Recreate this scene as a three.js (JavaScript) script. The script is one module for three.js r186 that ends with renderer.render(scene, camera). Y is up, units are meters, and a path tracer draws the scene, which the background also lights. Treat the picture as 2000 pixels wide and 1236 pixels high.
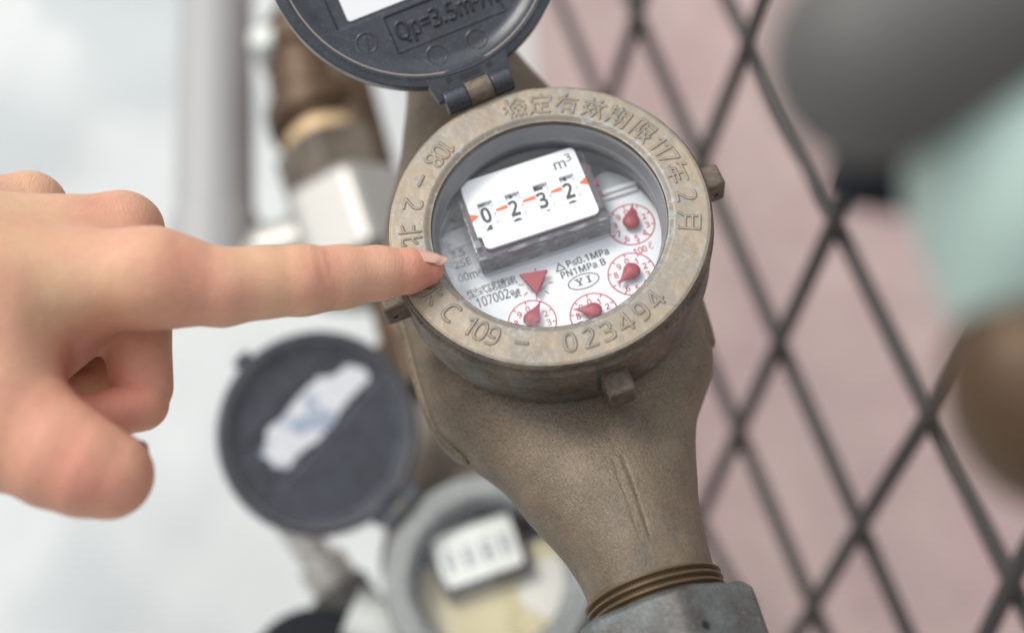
import * as THREE from 'three';
import { RoundedBoxGeometry } from 'three/addons/geometries/RoundedBoxGeometry.js';
import { mergeGeometries } from 'three/addons/utils/BufferGeometryUtils.js';
import { Brush, Evaluator, SUBTRACTION } from 'three-bvh-csg';

// ---------- camera, sky, sun, exposure ----------
const V = (x, y, z) => new THREE.Vector3(x, y, z);
const scene = new THREE.Scene();
const EYE = V(-0.016727, 0.372706, 0.223659);
const RIGHT = V(0.98075, -0.089857, 0.173362), UP = V(0.195265, 0.451322, -0.870735), FWD = V(0, -0.887825, -0.460181);
const F = 2778;                                            // focal length in photo pixels (2000 wide)
const camera = new THREE.PerspectiveCamera(2 * Math.atan(618 / F) * 180 / Math.PI, 2000 / 1236, 0.02, 60);
camera.position.copy(EYE); camera.up.copy(UP); camera.lookAt(EYE.clone().add(FWD));
camera.focus = 0.430; camera.userData.fStop = 3.7;

{ // overcast sky: pale, brightest overhead, with a broad glow where the sun stands behind the cloud
  const W = 256, H = 128, d = new Float32Array(W * H * 4), sun = V(-0.45, 0.8, -0.45).normalize(), v = V(0, 0, 0);
  for (let j = 0; j < H; j++) for (let i = 0; i < W; i++) {
    const up = ((j + 0.5) / H - 0.5) * Math.PI, az = ((i + 0.5) / W - 0.5) * 2 * Math.PI;
    v.set(Math.cos(az) * Math.cos(up), Math.sin(up), Math.sin(az) * Math.cos(up));
    const c = Math.max(0, v.dot(sun)), az0 = (v.x * -0.35 + v.z * -0.75) * 0.9, l = (v.y > 0 ? 0.2 + 0.8 * v.y : 0.2) * (0.86 + 0.2 * az0) + 0.9 * Math.pow(c, 5), o = (j * W + i) * 4;
    d[o] = l * 0.97; d[o + 1] = l; d[o + 2] = l * 1.04; d[o + 3] = 1;
  }
  const t = new THREE.DataTexture(d, W, H, THREE.RGBAFormat, THREE.FloatType);
  t.mapping = THREE.EquirectangularReflectionMapping; t.magFilter = t.minFilter = THREE.LinearFilter; t.needsUpdate = true;
  scene.background = t; scene.environment = t;
}
const sunLight = new THREE.DirectionalLight(new THREE.Color(1, 0.95, 0.88), 1.5);
sunLight.name = 'sun'; sunLight.position.set(-0.75, 1.7, -0.95); sunLight.castShadow = true; sunLight.shadow.radius = 34;
sunLight.shadow.mapSize.set(2048, 2048);
Object.assign(sunLight.shadow.camera, { left: -1, right: 1, top: 1, bottom: -1, near: 0.1, far: 6 });
scene.add(sunLight, sunLight.target);
const renderer = new THREE.WebGLRenderer({ antialias: true });
renderer.toneMapping = THREE.LinearToneMapping; renderer.toneMappingExposure = 1.27;
renderer.shadowMap.enabled = true;

// ---------- helpers ----------
const mm = 0.001, PI = Math.PI, rad = (d) => d * PI / 180;
const clamp = (x, a, b) => Math.min(b, Math.max(a, x)), lerp = (a, b, t) => a + (b - a) * t;
const smooth = (a, b, x) => { const t = clamp((x - a) / (b - a), 0, 1); return t * t * (3 - 2 * t); };
function hash(x, y, z = 0) { let h = (x * 374761393 + y * 668265263 + z * 2147483647) | 0; h = Math.imul(h ^ (h >>> 13), 1274126177); h ^= h >>> 16; return (h >>> 0) / 4294967296; }
function vnoise(x, y, z = 0, per = 0) {                     // value noise, wraps every «per» cells when given
  const xi = Math.floor(x), yi = Math.floor(y), zi = Math.floor(z), s = (t) => t * t * (3 - 2 * t), fx = s(x - xi), fy = s(y - yi), fz = s(z - zi);
  const w = (a) => per ? ((a % per) + per) % per : a, h = (a, b, c) => hash(w(xi + a), w(yi + b), zi + c);
  const p = (c) => lerp(lerp(h(0, 0, c), h(1, 0, c), fx), lerp(h(0, 1, c), h(1, 1, c), fx), fy);
  return lerp(p(0), p(1), fz);
}
function fbm(x, y, z = 0, oct = 4, per = 0) { let a = 0.5, s = 0, n = 0; for (let i = 0; i < oct; i++) { s += a * vnoise(x, y, z + i * 7, per); n += a; a *= 0.5; x *= 2; y *= 2; z *= 2; per *= 2; } return s / n; }
function at(px, py, depth) {                                // the point that the photograph shows at a pixel, at a distance along the view
  return EYE.clone().addScaledVector(FWD, depth).addScaledVector(RIGHT, (px - 1000) / F * depth).addScaledVector(UP, (618 - py) / F * depth);
}
const used = {};
function numbered(n) { const k = used[n] = (used[n] ?? -1) + 1; return k ? n + '_' + String(k).padStart(3, '0') : n; }
function shade(o) { o.castShadow = o.receiveShadow = true; return o; }
function part(name, geo, m, parent) { const o = shade(new THREE.Mesh(geo, m)); o.name = name; (parent ?? scene).add(o); return o; }
function tag(o, label, category, group) { o.userData.label = label; o.userData.category = category; if (group) o.userData.group = group; return o; }
function thing(name, label, category, pos, group) { const g = new THREE.Group(); g.name = numbered(name); g.position.copy(pos ?? V(0, 0, 0)); scene.add(g); return tag(g, label, category, group); }
function struct(name, geo, m) { const o = part(name, geo, m); o.userData.kind = 'structure'; return o; }
function scaleUV(g, su, sv) { const u = g.attributes.uv; for (let i = 0; i < u.count; i++) u.setXY(i, u.getX(i) * su, u.getY(i) * sv); return g; }
function lathe(pts, seg = 96, from = 0, len = 2 * PI) {     // profile in millimetres [r, y]; uv in metres
  const p = pts.map(([r, y]) => new THREE.Vector2(r * mm, y * mm)), g = new THREE.LatheGeometry(p, seg, from, len);
  let R = 0; for (const q of p) R = Math.max(R, q.x);
  const at = [0]; for (let i = 1; i < p.length; i++) at.push(at[i - 1] + p[i].distanceTo(p[i - 1]));
  const u = g.attributes.uv; for (let i = 0; i < u.count; i++) u.setXY(i, u.getX(i) * len * R, at[i % p.length]);
  return g;
}
function rounded(pts, r = 0.5, n = 3) {                     // rounds the corners of a lathe profile
  const out = [pts[0]];
  for (let i = 1; i < pts.length - 1; i++) {
    const [a, b, c] = [pts[i - 1], pts[i], pts[i + 1]].map((q) => new THREE.Vector2(...q)), ra = Math.min(r, a.distanceTo(b) / 2.1), rc = Math.min(r, c.distanceTo(b) / 2.1);
    const p = b.clone().add(a.clone().sub(b).setLength(ra)), q = b.clone().add(c.clone().sub(b).setLength(rc));
    for (let k = 0; k <= n; k++) { const t = k / n; out.push([0, 1].map((e) => (1 - t) ** 2 * p.getComponent(e) + 2 * t * (1 - t) * b.getComponent(e) + t * t * q.getComponent(e))); }
  }
  out.push(pts[pts.length - 1]); return out;
}
function grid(nu, nv, f, closeU = false) {                  // surface f(u, v, position, uv) with u, v in 0..1; (nu + 1) x (nv + 1) points
  const P = [], U = [], I = [], p = V(0, 0, 0), t = new THREE.Vector2(), cols = closeU ? nu : nu + 1;
  for (let j = 0; j <= nv; j++) for (let i = 0; i < cols; i++) { f(i / nu, j / nv, p, t); P.push(p.x, p.y, p.z); U.push(t.x, t.y); }
  for (let j = 0; j < nv; j++) for (let i = 0; i < nu; i++) { const i2 = (i + 1) % cols, a = j * cols + i, b = j * cols + i2, c = a + cols, d = b + cols; I.push(a, b, d, a, d, c); }
  const g = new THREE.BufferGeometry(); g.setAttribute('position', new THREE.Float32BufferAttribute(P, 3)); g.setAttribute('uv', new THREE.Float32BufferAttribute(U, 2)); g.setIndex(I); g.computeVertexNormals(); return g;
}
function colors(g, f) { const p = g.attributes.position, c = new Float32Array(p.count * 3), v = V(0, 0, 0); for (let i = 0; i < p.count; i++) { v.fromBufferAttribute(p, i); const [r, gg, b] = f(v, i); c.set([r, gg, b], i * 3); } g.setAttribute('color', new THREE.BufferAttribute(c, 3)); return g; }
function box(w, h, d, r = 0.6, seg = 3) { return scaleUV(new RoundedBoxGeometry(w * mm, h * mm, d * mm, seg, r * mm), w * mm, h * mm); }
function tube(points, r, seg = 40, rs = 20) { return scaleUV(new THREE.TubeGeometry(new THREE.CatmullRomCurve3(points), seg, r, rs), 0.3, 2 * PI * r); }
function capped(points, r, seg = 40, rs = 24) {             // a tube with flat ends
  const c = new THREE.CatmullRomCurve3(points), g = [tube(points, r, seg, rs)];
  for (const e of [0, 1]) { const d = new THREE.CircleGeometry(r, rs); d.lookAt?.call; const q = new THREE.Quaternion().setFromUnitVectors(V(0, 0, 1), c.getTangent(e).multiplyScalar(e ? 1 : -1)); d.applyQuaternion(q).translate(...c.getPoint(e)); g.push(d); }
  return mergeGeometries(g.map((x) => x.index ? x.toNonIndexed() : x));
}
const csg = new Evaluator(); csg.useGroups = false;
function cut(a, ...bs) { let r = new Brush(a); r.updateMatrixWorld(); for (const b of bs) { const k = new Brush(b); k.updateMatrixWorld(); r = csg.evaluate(r, k, SUBTRACTION); } return r.geometry; }
function prism(sides, R, r0, h, cham) {                     // hexagon-like nut body along y, chamfered by cones at both ends; R across flats / 2 (mm), bore r0
  return grid(sides * 12, 12, (u, v, p, t) => {
    const a = u * 2 * PI, flat = R / Math.cos(((a + PI / sides) % (2 * PI / sides)) - PI / sides), k = [0, 0, 0.06, 0.12, 0.18, 0.3, 0.5, 0.7, 0.82, 0.88, 0.94, 1, 1][Math.round(v * 12)];
    const e = Math.min(k, 1 - k) * h, lim = R * 1.075 + e * cham, r = v === 0 || v === 1 ? r0 : Math.min(flat, lim, R * 1.135);
    p.set(Math.cos(a) * r * mm, (k - 0.5) * h * mm, -Math.sin(a) * r * mm); t.set(a * R * mm, (v === 0 ? -0.01 : v === 1 ? 0.01 : 0) + k * h * mm);
  }, true);
}

// ---------- computed textures ----------
function tex(n, f, srgb = true, size = 0.05) {              // f(u, v) -> [r, g, b] in 0..1; tiles every «size» metres
  const d = new Uint8Array(n * n * 4);
  for (let j = 0; j < n; j++) for (let i = 0; i < n; i++) { const c = f(i / n, j / n), o = (j * n + i) * 4; for (let k = 0; k < 3; k++) d[o + k] = clamp(c[k] * 255, 0, 255); d[o + 3] = 255; }
  const t = new THREE.DataTexture(d, n, n); t.magFilter = THREE.LinearFilter; t.minFilter = THREE.LinearMipmapLinearFilter; t.generateMipmaps = true; t.wrapS = t.wrapT = THREE.RepeatWrapping;
  t.repeat.set(1 / size, 1 / size); if (srgb) t.colorSpace = THREE.SRGBColorSpace; t.needsUpdate = true; return t;
}
const g1 = (v) => [v, v, v], mix3 = (a, b, t) => [0, 1, 2].map((k) => lerp(a[k], b[k], t));
function canvasTex(w, h, draw, srgb = true) { const c = document.createElement('canvas'); c.width = w; c.height = h; draw(c.getContext('2d'), w, h); const t = new THREE.CanvasTexture(c); t.magFilter = THREE.LinearFilter; if (srgb) t.colorSpace = THREE.SRGBColorSpace; t.anisotropy = 8; return t; }

// ---------- stroke lettering: pairs of digits are points on a ten by ten grid ----------
const STROKES = {
  '檢': '0333 2029 2306 2337 6042 6092 5373 4464664644 7494967674 5649 5769 8679 8799', '定': '5051 13119193 2484 5459 5686 2527 2709 284999', '有': '1292 4006 3439 34848979 3686 3787',
  '效': '3031 0252 2305 3355 4509 1559 7053 6292 8259 6399', '期': '0151 1016 4046 1343 1545 0656 1709 4759 616759 61919989 6393 6696', '限': '0009 0030233616 40808444 4282 404968 5499 9577',
  '年': '2003 1292 2585 2527 0797 5259', '月': '202609 20808979 2383 2686', '北': '3039 0333 0837 60689897 9264', '水': '505949 134318 8254 5498',
  '型': '0151 0353 111305 4145 7174 9095 1777 5559 0999', '式': '0292 60769997 8091 1555 3538 0857', '認': '2021 0141 1333 1535 1636391916 50908474 7054 6273 5648 65699997 7576 8697',
  '證': '2021 0141 1333 1535 1636391916 507043 9072 7293 5383 5484865654 5758 8778 4999', '第': '1002 2141 6052 7191 1383851517979989 5259 4709', '號': '0030330300 0444 1516363929 7072 7191 529293 525649 6484 727595 666859 868999',
};
function glyph(ctx, ch, size, weight) {                     // centred on the origin, y down
  if (STROKES[ch]) {
    ctx.lineWidth = weight; ctx.lineCap = ctx.lineJoin = 'round';
    for (const s of STROKES[ch].split(' ')) { ctx.beginPath(); for (let i = 0; i < s.length; i += 2) ctx.lineTo((+s[i] / 9 - 0.5) * size, (+s[i + 1] / 9 - 0.5) * size); ctx.stroke(); }
  } else { ctx.font = `${size * 1.38}px sans-serif`; ctx.textAlign = 'center'; ctx.textBaseline = 'alphabetic'; ctx.fillText(ch, 0, size * 0.5); }
}
// ---------- materials ----------
const grainBump = tex(1024, (u, v) => g1(0.55 * fbm(u * 90, v * 90, 3, 3, 90) + 0.3 * fbm(u * 40, v * 40, 5, 2, 40) + 0.15 * fbm(u * 8, v * 8, 9, 2, 8)), false, 0.05);
const sandBump = tex(1024, (u, v) => g1(0.75 * fbm(u * 150, v * 150, 3, 2, 150) + 0.25 * vnoise(u * 90, v * 90, 5, 90)), false, 0.055);
const castColor = tex(1024, (u, v) => {
  const a = fbm(u * 6, v * 6, 1, 4, 6), b = fbm(u * 150, v * 150, 2, 2, 150), c = smooth(0.45, 0.7, fbm(u * 5, v * 5, 6, 4, 5)), d = smooth(0.8, 0.88, vnoise(u * 90, v * 90, 8, 90)), k = 0.7 + 0.25 * (b - 0.5) + 0.2 * (a - 0.5) - 0.06 * d;
  return mix3([0.615 * k, 0.54 * k, 0.45 * k], [0.55 * k, 0.5 * k, 0.44 * k], c * 0.6);
}, true, 0.06);
const darkCast = tex(512, (u, v) => {
  const a = fbm(u * 6, v * 6, 11, 5, 6), b = fbm(u * 60, v * 60, 12, 3, 60), c = smooth(0.58, 0.72, fbm(u * 9, v * 9, 16, 4, 9)), k = 0.8 + 0.5 * (a - 0.5) + 0.3 * (b - 0.5);
  return mix3([0.47 * k, 0.415 * k, 0.355 * k], [0.46 * k, 0.475 * k, 0.47 * k], c * 0.45);
}, true, 0.06);
const patina = tex(1024, (u, v) => {
  const a = fbm(u * 5, v * 5, 21, 5, 5), b = fbm(u * 80, v * 80, 22, 3, 80), s = smooth(0.66, 0.78, fbm(u * 64, v * 64, 23, 3, 64)), k = 0.8 + 0.35 * (a - 0.5) + 0.25 * (b - 0.5);
  return mix3(mix3([0.44 * k, 0.425 * k, 0.41 * k], [0.45 * k, 0.465 * k, 0.46 * k], smooth(0.4, 0.65, a)), [0.56, 0.6, 0.57], s * 0.3);
}, true, 0.05);
const scuff = tex(1024, (u, v) => {
  let s = fbm(u * 120, v * 120, 31, 2, 120) * 0.5 + fbm(u * 12, v * 12, 32, 4, 12) * 0.5;
  return g1(0.35 + 0.4 * s);
}, false, 0.05);
const plasticTint = tex(512, (u, v) => { const k = 0.9 + 0.35 * (fbm(u * 10, v * 10, 41, 5, 10) - 0.5), d = smooth(0.7, 0.8, fbm(u * 120, v * 120, 43, 2, 120)); return mix3([0.225 * k, 0.24 * k, 0.27 * k], [0.45, 0.46, 0.47], d * 0.4); }, true, 0.05);
const M = {};
const std = (name, o) => (M[name] = Object.assign(new THREE.MeshPhysicalMaterial({ roughness: 0.6, metalness: 0, side: THREE.DoubleSide, ...o }), { name }));
std('castBronze', { map: castColor, bumpMap: sandBump, bumpScale: 0.00018, roughness: 0.56, metalness: 0.22 });
std('faceBronze', { vertexColors: true, bumpMap: grainBump, bumpScale: 0.00005, roughness: 0.5, metalness: 0.25 });
std('capBronze', { map: darkCast, bumpMap: grainBump, bumpScale: 0.00012, roughness: 0.55, metalness: 0.3 });
std('threadBronze', { color: new THREE.Color(0.15, 0.105, 0.06), roughness: 0.46, metalness: 0.45, bumpMap: grainBump, bumpScale: 0.00004 });
std('patinaBronze', { map: patina, bumpMap: grainBump, bumpScale: 0.00012, roughness: 0.5, metalness: 0.3 });
std('lidPlastic', { map: plasticTint, roughness: 0.5, roughnessMap: scuff, bumpMap: grainBump, bumpScale: 0.00002, specularIntensity: 0.9 });
std('wornEdge', { color: new THREE.Color(0.36, 0.32, 0.27), roughness: 0.6 });
std('dark', { color: new THREE.Color(0.012, 0.012, 0.014), roughness: 0.5 });
std('gasket', { color: new THREE.Color(0.22, 0.225, 0.235), roughness: 0.42 });
std('glass', { color: 0xffffff, transmission: 1, thickness: 0, roughness: 0.06, ior: 1.5 });
std('plate', { color: new THREE.Color(0.8, 0.81, 0.82), roughness: 0.35 });
const innardsAndGlints = tex(512, (u, v) => { const a = fbm(u * 3, v * 14, 71, 4, 0), b = fbm(u * 12, v * 12, 72, 4, 12), c = smooth(0.54, 0.68, a); return mix3(mix3([0.1, 0.085, 0.1], [0.3, 0.2, 0.24], smooth(0.35, 0.65, b)), [0.62, 0.63, 0.66], c * 0.75); }, true, 0.02);  // register innards, with reflections of the clear plastic painted in as pale streaks
std('smokeGlints', { map: innardsAndGlints, roughness: 0.35, specularIntensity: 0.5, clearcoat: 0.4, clearcoatRoughness: 0.1 });
std('chamber', { color: new THREE.Color(0.1, 0.105, 0.115), roughness: 0.3, bumpMap: grainBump, bumpScale: 0.00006 });
std('clear', { color: new THREE.Color(0.93, 0.94, 0.95), transmission: 1, thickness: 0, roughness: 0.05 });
std('paleClear', { color: new THREE.Color(0.62, 0.65, 0.67), roughness: 0.3, transmission: 0.25, thickness: 0 });
std('red', { color: new THREE.Color(0.33, 0.025, 0.045), roughness: 0.5 });
std('steel', { color: new THREE.Color(0.4, 0.41, 0.43), roughness: 0.3, metalness: 0.9 });
std('dust', { color: new THREE.Color(0.72, 0.73, 0.72), roughness: 1, specularIntensity: 0.1, transparent: true, alphaMap: canvasTex(512, 512, (c, W) => { const im = c.createImageData(W, W); for (let j = 0; j < W; j++) for (let i = 0; i < W; i++) { const x = i / W * 2 - 1, y = 1 - j / W * 2, r = Math.hypot(x, y), side = smooth(0.1, 0.9, (-0.86 * x - 0.5 * y) / Math.max(r, 0.01)), n = fbm(i * 0.06, j * 0.06, 4, 4), q = clamp(smooth(0.7, 1.02, r) * side * smooth(0.2, 0.75, n) * 0.26 + 0.03 * n + smooth(0.93, 1, r) * 0.15 * n + (hash(i, j, 3) > 0.9985 ? 0.5 : 0), 0, 1) * 255; im.data.set([q, q, q, 255], (j * W + i) * 4); } c.putImageData(im, 0, 0); }, false) });
std('sticker', { color: new THREE.Color(0.78, 0.79, 0.8), roughness: 0.45 });
// ---------- water meter ----------
const CW = [['檢', 94], ['定', 83], ['有', 71.4], ['效', 59.4], ['期', 47.8], ['限', 35], ['1', 26], ['1', 22], ['7', 18.2], ['年', 9.6], ['2', -2.2], ['月', -14.3]];
const CCW = [['1', 128.6], ['0', 132.2], ['8', 137], ['-', 148.3], ['2', 160.2], ['北', 175], ['水', -156], ['C', -144], ['1', -133.2], ['0', -128.7], ['9', -123.2], ['-', -111.4], ['0', -92.2], ['2', -84.2], ['3', -76.6], ['4', -68.7], ['9', -60.8], ['4', -53.3]];
const RW = 4096, RH = 208, RPX = RW / (2 * PI * 43);          // unrolled ring: pixels per millimetre
function blur(a, w, h, r, times) { for (let n = 0; n < times; n++) { for (const [dx, dy] of [[1, 0], [0, 1]]) { const b = new Float32Array(a.length); for (let y = 0; y < h; y++) for (let x = 0; x < w; x++) { let s = 0; for (let k = -r; k <= r; k++) s += a[clamp(y + dy * k, 0, h - 1) * w + (dx ? (x + k + w) % w : x)]; b[y * w + x] = s / (2 * r + 1); } a.set(b); } } return a; }
function ringRelief(worldYaw) {                               // height of the raised cast lettering, 0..1
  const c = document.createElement('canvas'); c.width = RW; c.height = RH; const x = c.getContext('2d');
  x.fillStyle = '#000'; x.fillRect(0, 0, RW, RH); x.fillStyle = x.strokeStyle = '#fff';
  const put = (ch, deg, flip, s) => { let u = ((-(deg - worldYaw) / 360) % 1 + 1) % 1 * RW; for (const o of [-RW, 0, RW]) { x.save(); x.translate(u + o, (49.2 - 42.6) * RPX); if (flip) x.rotate(PI); if (ch === '-') x.fillRect(-2.1 * RPX, -0.35 * RPX, 4.2 * RPX, 0.7 * RPX); else glyph(x, ch, s * RPX, 0.62 * RPX); x.restore(); } };
  for (const [ch, d] of CW) put(ch, d, false, STROKES[ch] ? 6.6 : 6.2);
  for (const [ch, d] of CCW) put(ch, d, true, STROKES[ch] ? 6.6 : 6.2);
  const im = x.getImageData(0, 0, RW, RH).data, a = new Float32Array(RW * RH); for (let i = 0; i < a.length; i++) a[i] = im[i * 4] / 255;
  return a;
}
function ringFace(nu, nv, relief, tintA, tintB) {
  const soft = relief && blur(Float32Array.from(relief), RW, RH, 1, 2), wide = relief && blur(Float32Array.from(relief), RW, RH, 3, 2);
  const get = (arr, u, r) => { if (!arr) return 0; const X = u * RW, Y = clamp((49.2 - r) * RPX, 0, RH - 1.01), x0 = Math.floor(X), y0 = Math.floor(Y), fx = X - x0, fy = Y - y0, s = (i, j) => arr[Math.min(j, RH - 1) * RW + (i % RW)]; return lerp(lerp(s(x0, y0), s(x0 + 1, y0), fx), lerp(s(x0, y0 + 1), s(x0 + 1, y0 + 1), fx), fy); };
  const hs = [], us = [];
  const g = grid(nu, nv, (u, v, p, t) => {
    const r = lerp(36.4, 49.2, v), a = -u * 2 * PI, h = get(soft, u, r), edge = smooth(38.6, 36.4, r) * -1.1 + smooth(48.3, 49.2, r) * -0.35;
    const x = r * Math.cos(a), z = -r * Math.sin(a), lump = 0.28 * (fbm(x * 0.25 + 40, z * 0.25 + 40, 2, 3) - 0.5);
    p.set(x * mm, (h * 0.36 + edge + lump) * mm, z * mm); t.set(x * mm, z * mm); us.push([u, r]);
  }, true);
  let i = 0;
  return colors(g, (p) => {
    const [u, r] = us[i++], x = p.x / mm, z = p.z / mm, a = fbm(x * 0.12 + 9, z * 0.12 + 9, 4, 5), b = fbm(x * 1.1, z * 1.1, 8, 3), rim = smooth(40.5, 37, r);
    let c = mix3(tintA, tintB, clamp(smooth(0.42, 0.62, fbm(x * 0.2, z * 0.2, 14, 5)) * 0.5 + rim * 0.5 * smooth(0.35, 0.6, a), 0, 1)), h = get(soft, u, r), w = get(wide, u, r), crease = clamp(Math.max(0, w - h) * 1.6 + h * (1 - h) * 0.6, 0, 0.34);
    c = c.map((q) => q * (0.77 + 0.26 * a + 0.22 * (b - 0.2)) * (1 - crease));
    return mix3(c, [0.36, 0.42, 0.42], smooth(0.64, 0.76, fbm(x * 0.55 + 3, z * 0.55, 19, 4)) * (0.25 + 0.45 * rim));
  });
}
const AX = [0, 20, 36, 49, 57, 65, 76, 87, 98, 107];         // distance along the pipe; half width, top and bottom of the cast body there
const BW = [49.3, 49.2, 47.4, 41.8, 36.8, 32.6, 28.2, 23.8, 20.6, 19.4], BT = [-28, -28, -28, -28, -27.8, -27.2, -26, -25.4, -25.2, -25.2], BB = [-86, -85, -82, -77, -73, -70, -68, -66.5, -65.5, -65];
function curve(T, s) { s = Math.abs(s); let i = 0; while (i < AX.length - 2 && s > AX[i + 1]) i++; const m = (k) => (T[Math.min(k + 1, AX.length - 1)] - T[Math.max(k - 1, 0)]) / (AX[Math.min(k + 1, AX.length - 1)] - AX[Math.max(k - 1, 0)]) * (k === 0 ? 0 : 1), h = AX[i + 1] - AX[i], t = (s - AX[i]) / h; return (2 * t ** 3 - 3 * t * t + 1) * T[i] + (t ** 3 - 2 * t * t + t) * h * m(i) + (-2 * t ** 3 + 3 * t * t) * T[i + 1] + (t ** 3 - t * t) * h * m(i + 1); }
const bodyShift = (s) => s > 0 ? lerp(-4.6, -0.8, smooth(35, 105, s)) : lerp(-4.6, -9.0, clamp(-s / 107, 0, 1.2));
function bodyGeo(nu, nv) {
  return grid(nu, nv, (u, v, p, t) => {
    const s = lerp(-107, 107, v), a = (0.75 - u) * 2 * PI, w = curve(BW, s), top = curve(BT, s), bot = curve(BB, s), h = (top - bot) / 2, yc = (top + bot) / 2, n = lerp(2.35, 2, smooth(30, 92, Math.abs(s)));
    const c = Math.cos(a), q = Math.sin(a), k = Math.pow(Math.pow(Math.abs(c), n) + Math.pow(Math.abs(q), n), -1 / n);
    let x = c * k * w, y = yc + q * k * h; const lump = 1 + 0.012 * (fbm(x * 0.12 + 30, y * 0.12 + 30, s * 0.12 + 30, 3) - 0.5);
    x = x * lump * (x > 0 ? 1 - 0.085 * smooth(36, 56, s) * smooth(104, 80, s) : 1 - 0.05 * smooth(36, 50, s) * smooth(76, 62, s)) + bodyShift(s);
    if (q > 0) {                                              // casting seam along the top: a raised rib, then a hairline
      const xo = lerp(3.4, 0.6, (s - 55) / 52), d = Math.abs(x - bodyShift(s) - xo), on = smooth(69, 71, s) * smooth(98, 95, s), line = smooth(30, 60, s) * smooth(107, 102, s);
      y += on * (0.35 * smooth(1.3, 0.8, d) - 0.45 * smooth(0.55, 0.15, Math.abs(d - 1.35))) - line * 0.16 * smooth(0.4, 0.1, d);
    }
    p.set(x * mm, y * mm, s * mm); t.set(u * 2 * PI * 33 * mm, s * mm);
  });
}
function lipGeo(sd) {                                         // the flat lip along the bowl's waist, one side
  return grid(90, 12, (u, v, p, t) => {
    const s = lerp(sd < 0 ? -16 : 2, sd < 0 ? 50 : 34, u), b = v * 2 * PI, e = Math.min(1, Math.min(u, 1 - u) * 26), w = curve(BW, s) - 1.2;
    const k = Math.pow(Math.pow(Math.abs(Math.cos(b)), 4) + Math.pow(Math.abs(Math.sin(b)), 4), -0.25);
    p.set((bodyShift(s) + sd * (w + Math.cos(b) * k * 2.0 * e)) * mm, (-51 + Math.sin(b) * k * 3.0 * e) * mm, s * mm); t.set(s * mm, b * mm);
  });
}
function threadGeo(dir) {                                     // helical pipe thread on the end of the neck
  return grid(160, 60, (u, v, p, t) => {
    const L = 15, s = v * L, ph = ((s / 2.31 - u) % 1 + 1) % 1, saw = 1 - Math.abs(ph * 2 - 1), a = u * 2 * PI, start = smooth(0, 1.6, s);
    const r = 19.6 + 1.75 * smooth(0.12, 0.8, saw) * start + 0.06 * (fbm(a * 30, s * 2, 5, 2) - 0.5);
    p.set((bodyShift(dir * 107) + Math.cos(a) * r) * mm, -45 * mm + Math.sin(a) * r * mm, dir * (106 + s) * mm); t.set(a * 20 * mm, s * mm);
  }, true);
}
const capProfile = rounded([[36.4, -0.9], [36.1, -2.4], [37, -3], [37, -26], [47, -26]], 0.4);
const capSide = rounded([[49.2, -0.33], [49.9, -1.1], [50, -2.6], [48.4, -3.4], [48.3, -4.6], [50.3, -5.7], [50.4, -7.0], [49.6, -8.6], [49.8, -23], [49.3, -27], [47.5, -30]], 0.6);
let lugShape;
function lugGeo() {
  if (lugShape) return lugShape;
  const b = box(9, 9.6, 8.6, 1.3); b.translate(2.2 * mm, 0, 0);
  const hole = new THREE.CylinderGeometry(0.85 * mm, 0.85 * mm, 14 * mm, 16); hole.rotateX(PI / 2); hole.translate(3.4 * mm, -0.4 * mm, 0);
  return lugShape = cut(b, hole);
}
// the folded-back lid, seen on its inner side; origin on the hinge axis, x along the axis, y away from the hinge, z out of the inner side
const LC = [-1.3, 51.4], LR = 48.3;
function sdBox(x, y, x0, x1, y0, y1) { const dx = Math.max(x0 - x, x - x1), dy = Math.max(y0 - y, y - y1); return dx > 0 && dy > 0 ? Math.hypot(dx, dy) : Math.max(dx, dy); }
let lidInk;
function lidText() {                                          // raised lettering in the sunk panel
  if (lidInk) return lidInk; const W = 760, H = 260, S = 20, c = document.createElement('canvas'); c.width = W; c.height = H; const x = c.getContext('2d');
  x.fillStyle = '#000'; x.fillRect(0, 0, W, H); x.fillStyle = '#fff'; x.font = `${8.2 * S}px sans-serif`; x.textBaseline = 'alphabetic'; x.textAlign = 'left'; x.save(); x.translate(1.6 * S, 8.6 * S); x.scale(0.8, 1); x.fillText('Qp=3.5m³/h', 0, 0); x.restore();
  const im = x.getImageData(0, 0, W, H).data, a = new Float32Array(W * H); for (let i = 0; i < a.length; i++) a[i] = im[i * 4] / 255;
  blur(a, W, H, 2, 2); return lidInk = (px, py) => { const X = Math.round((px + 19.7) * S), Y = Math.round((31.8 - py) * S); return X < 0 || Y < 0 || X >= W || Y >= H ? 0 : a[Y * W + X]; };
}
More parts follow.
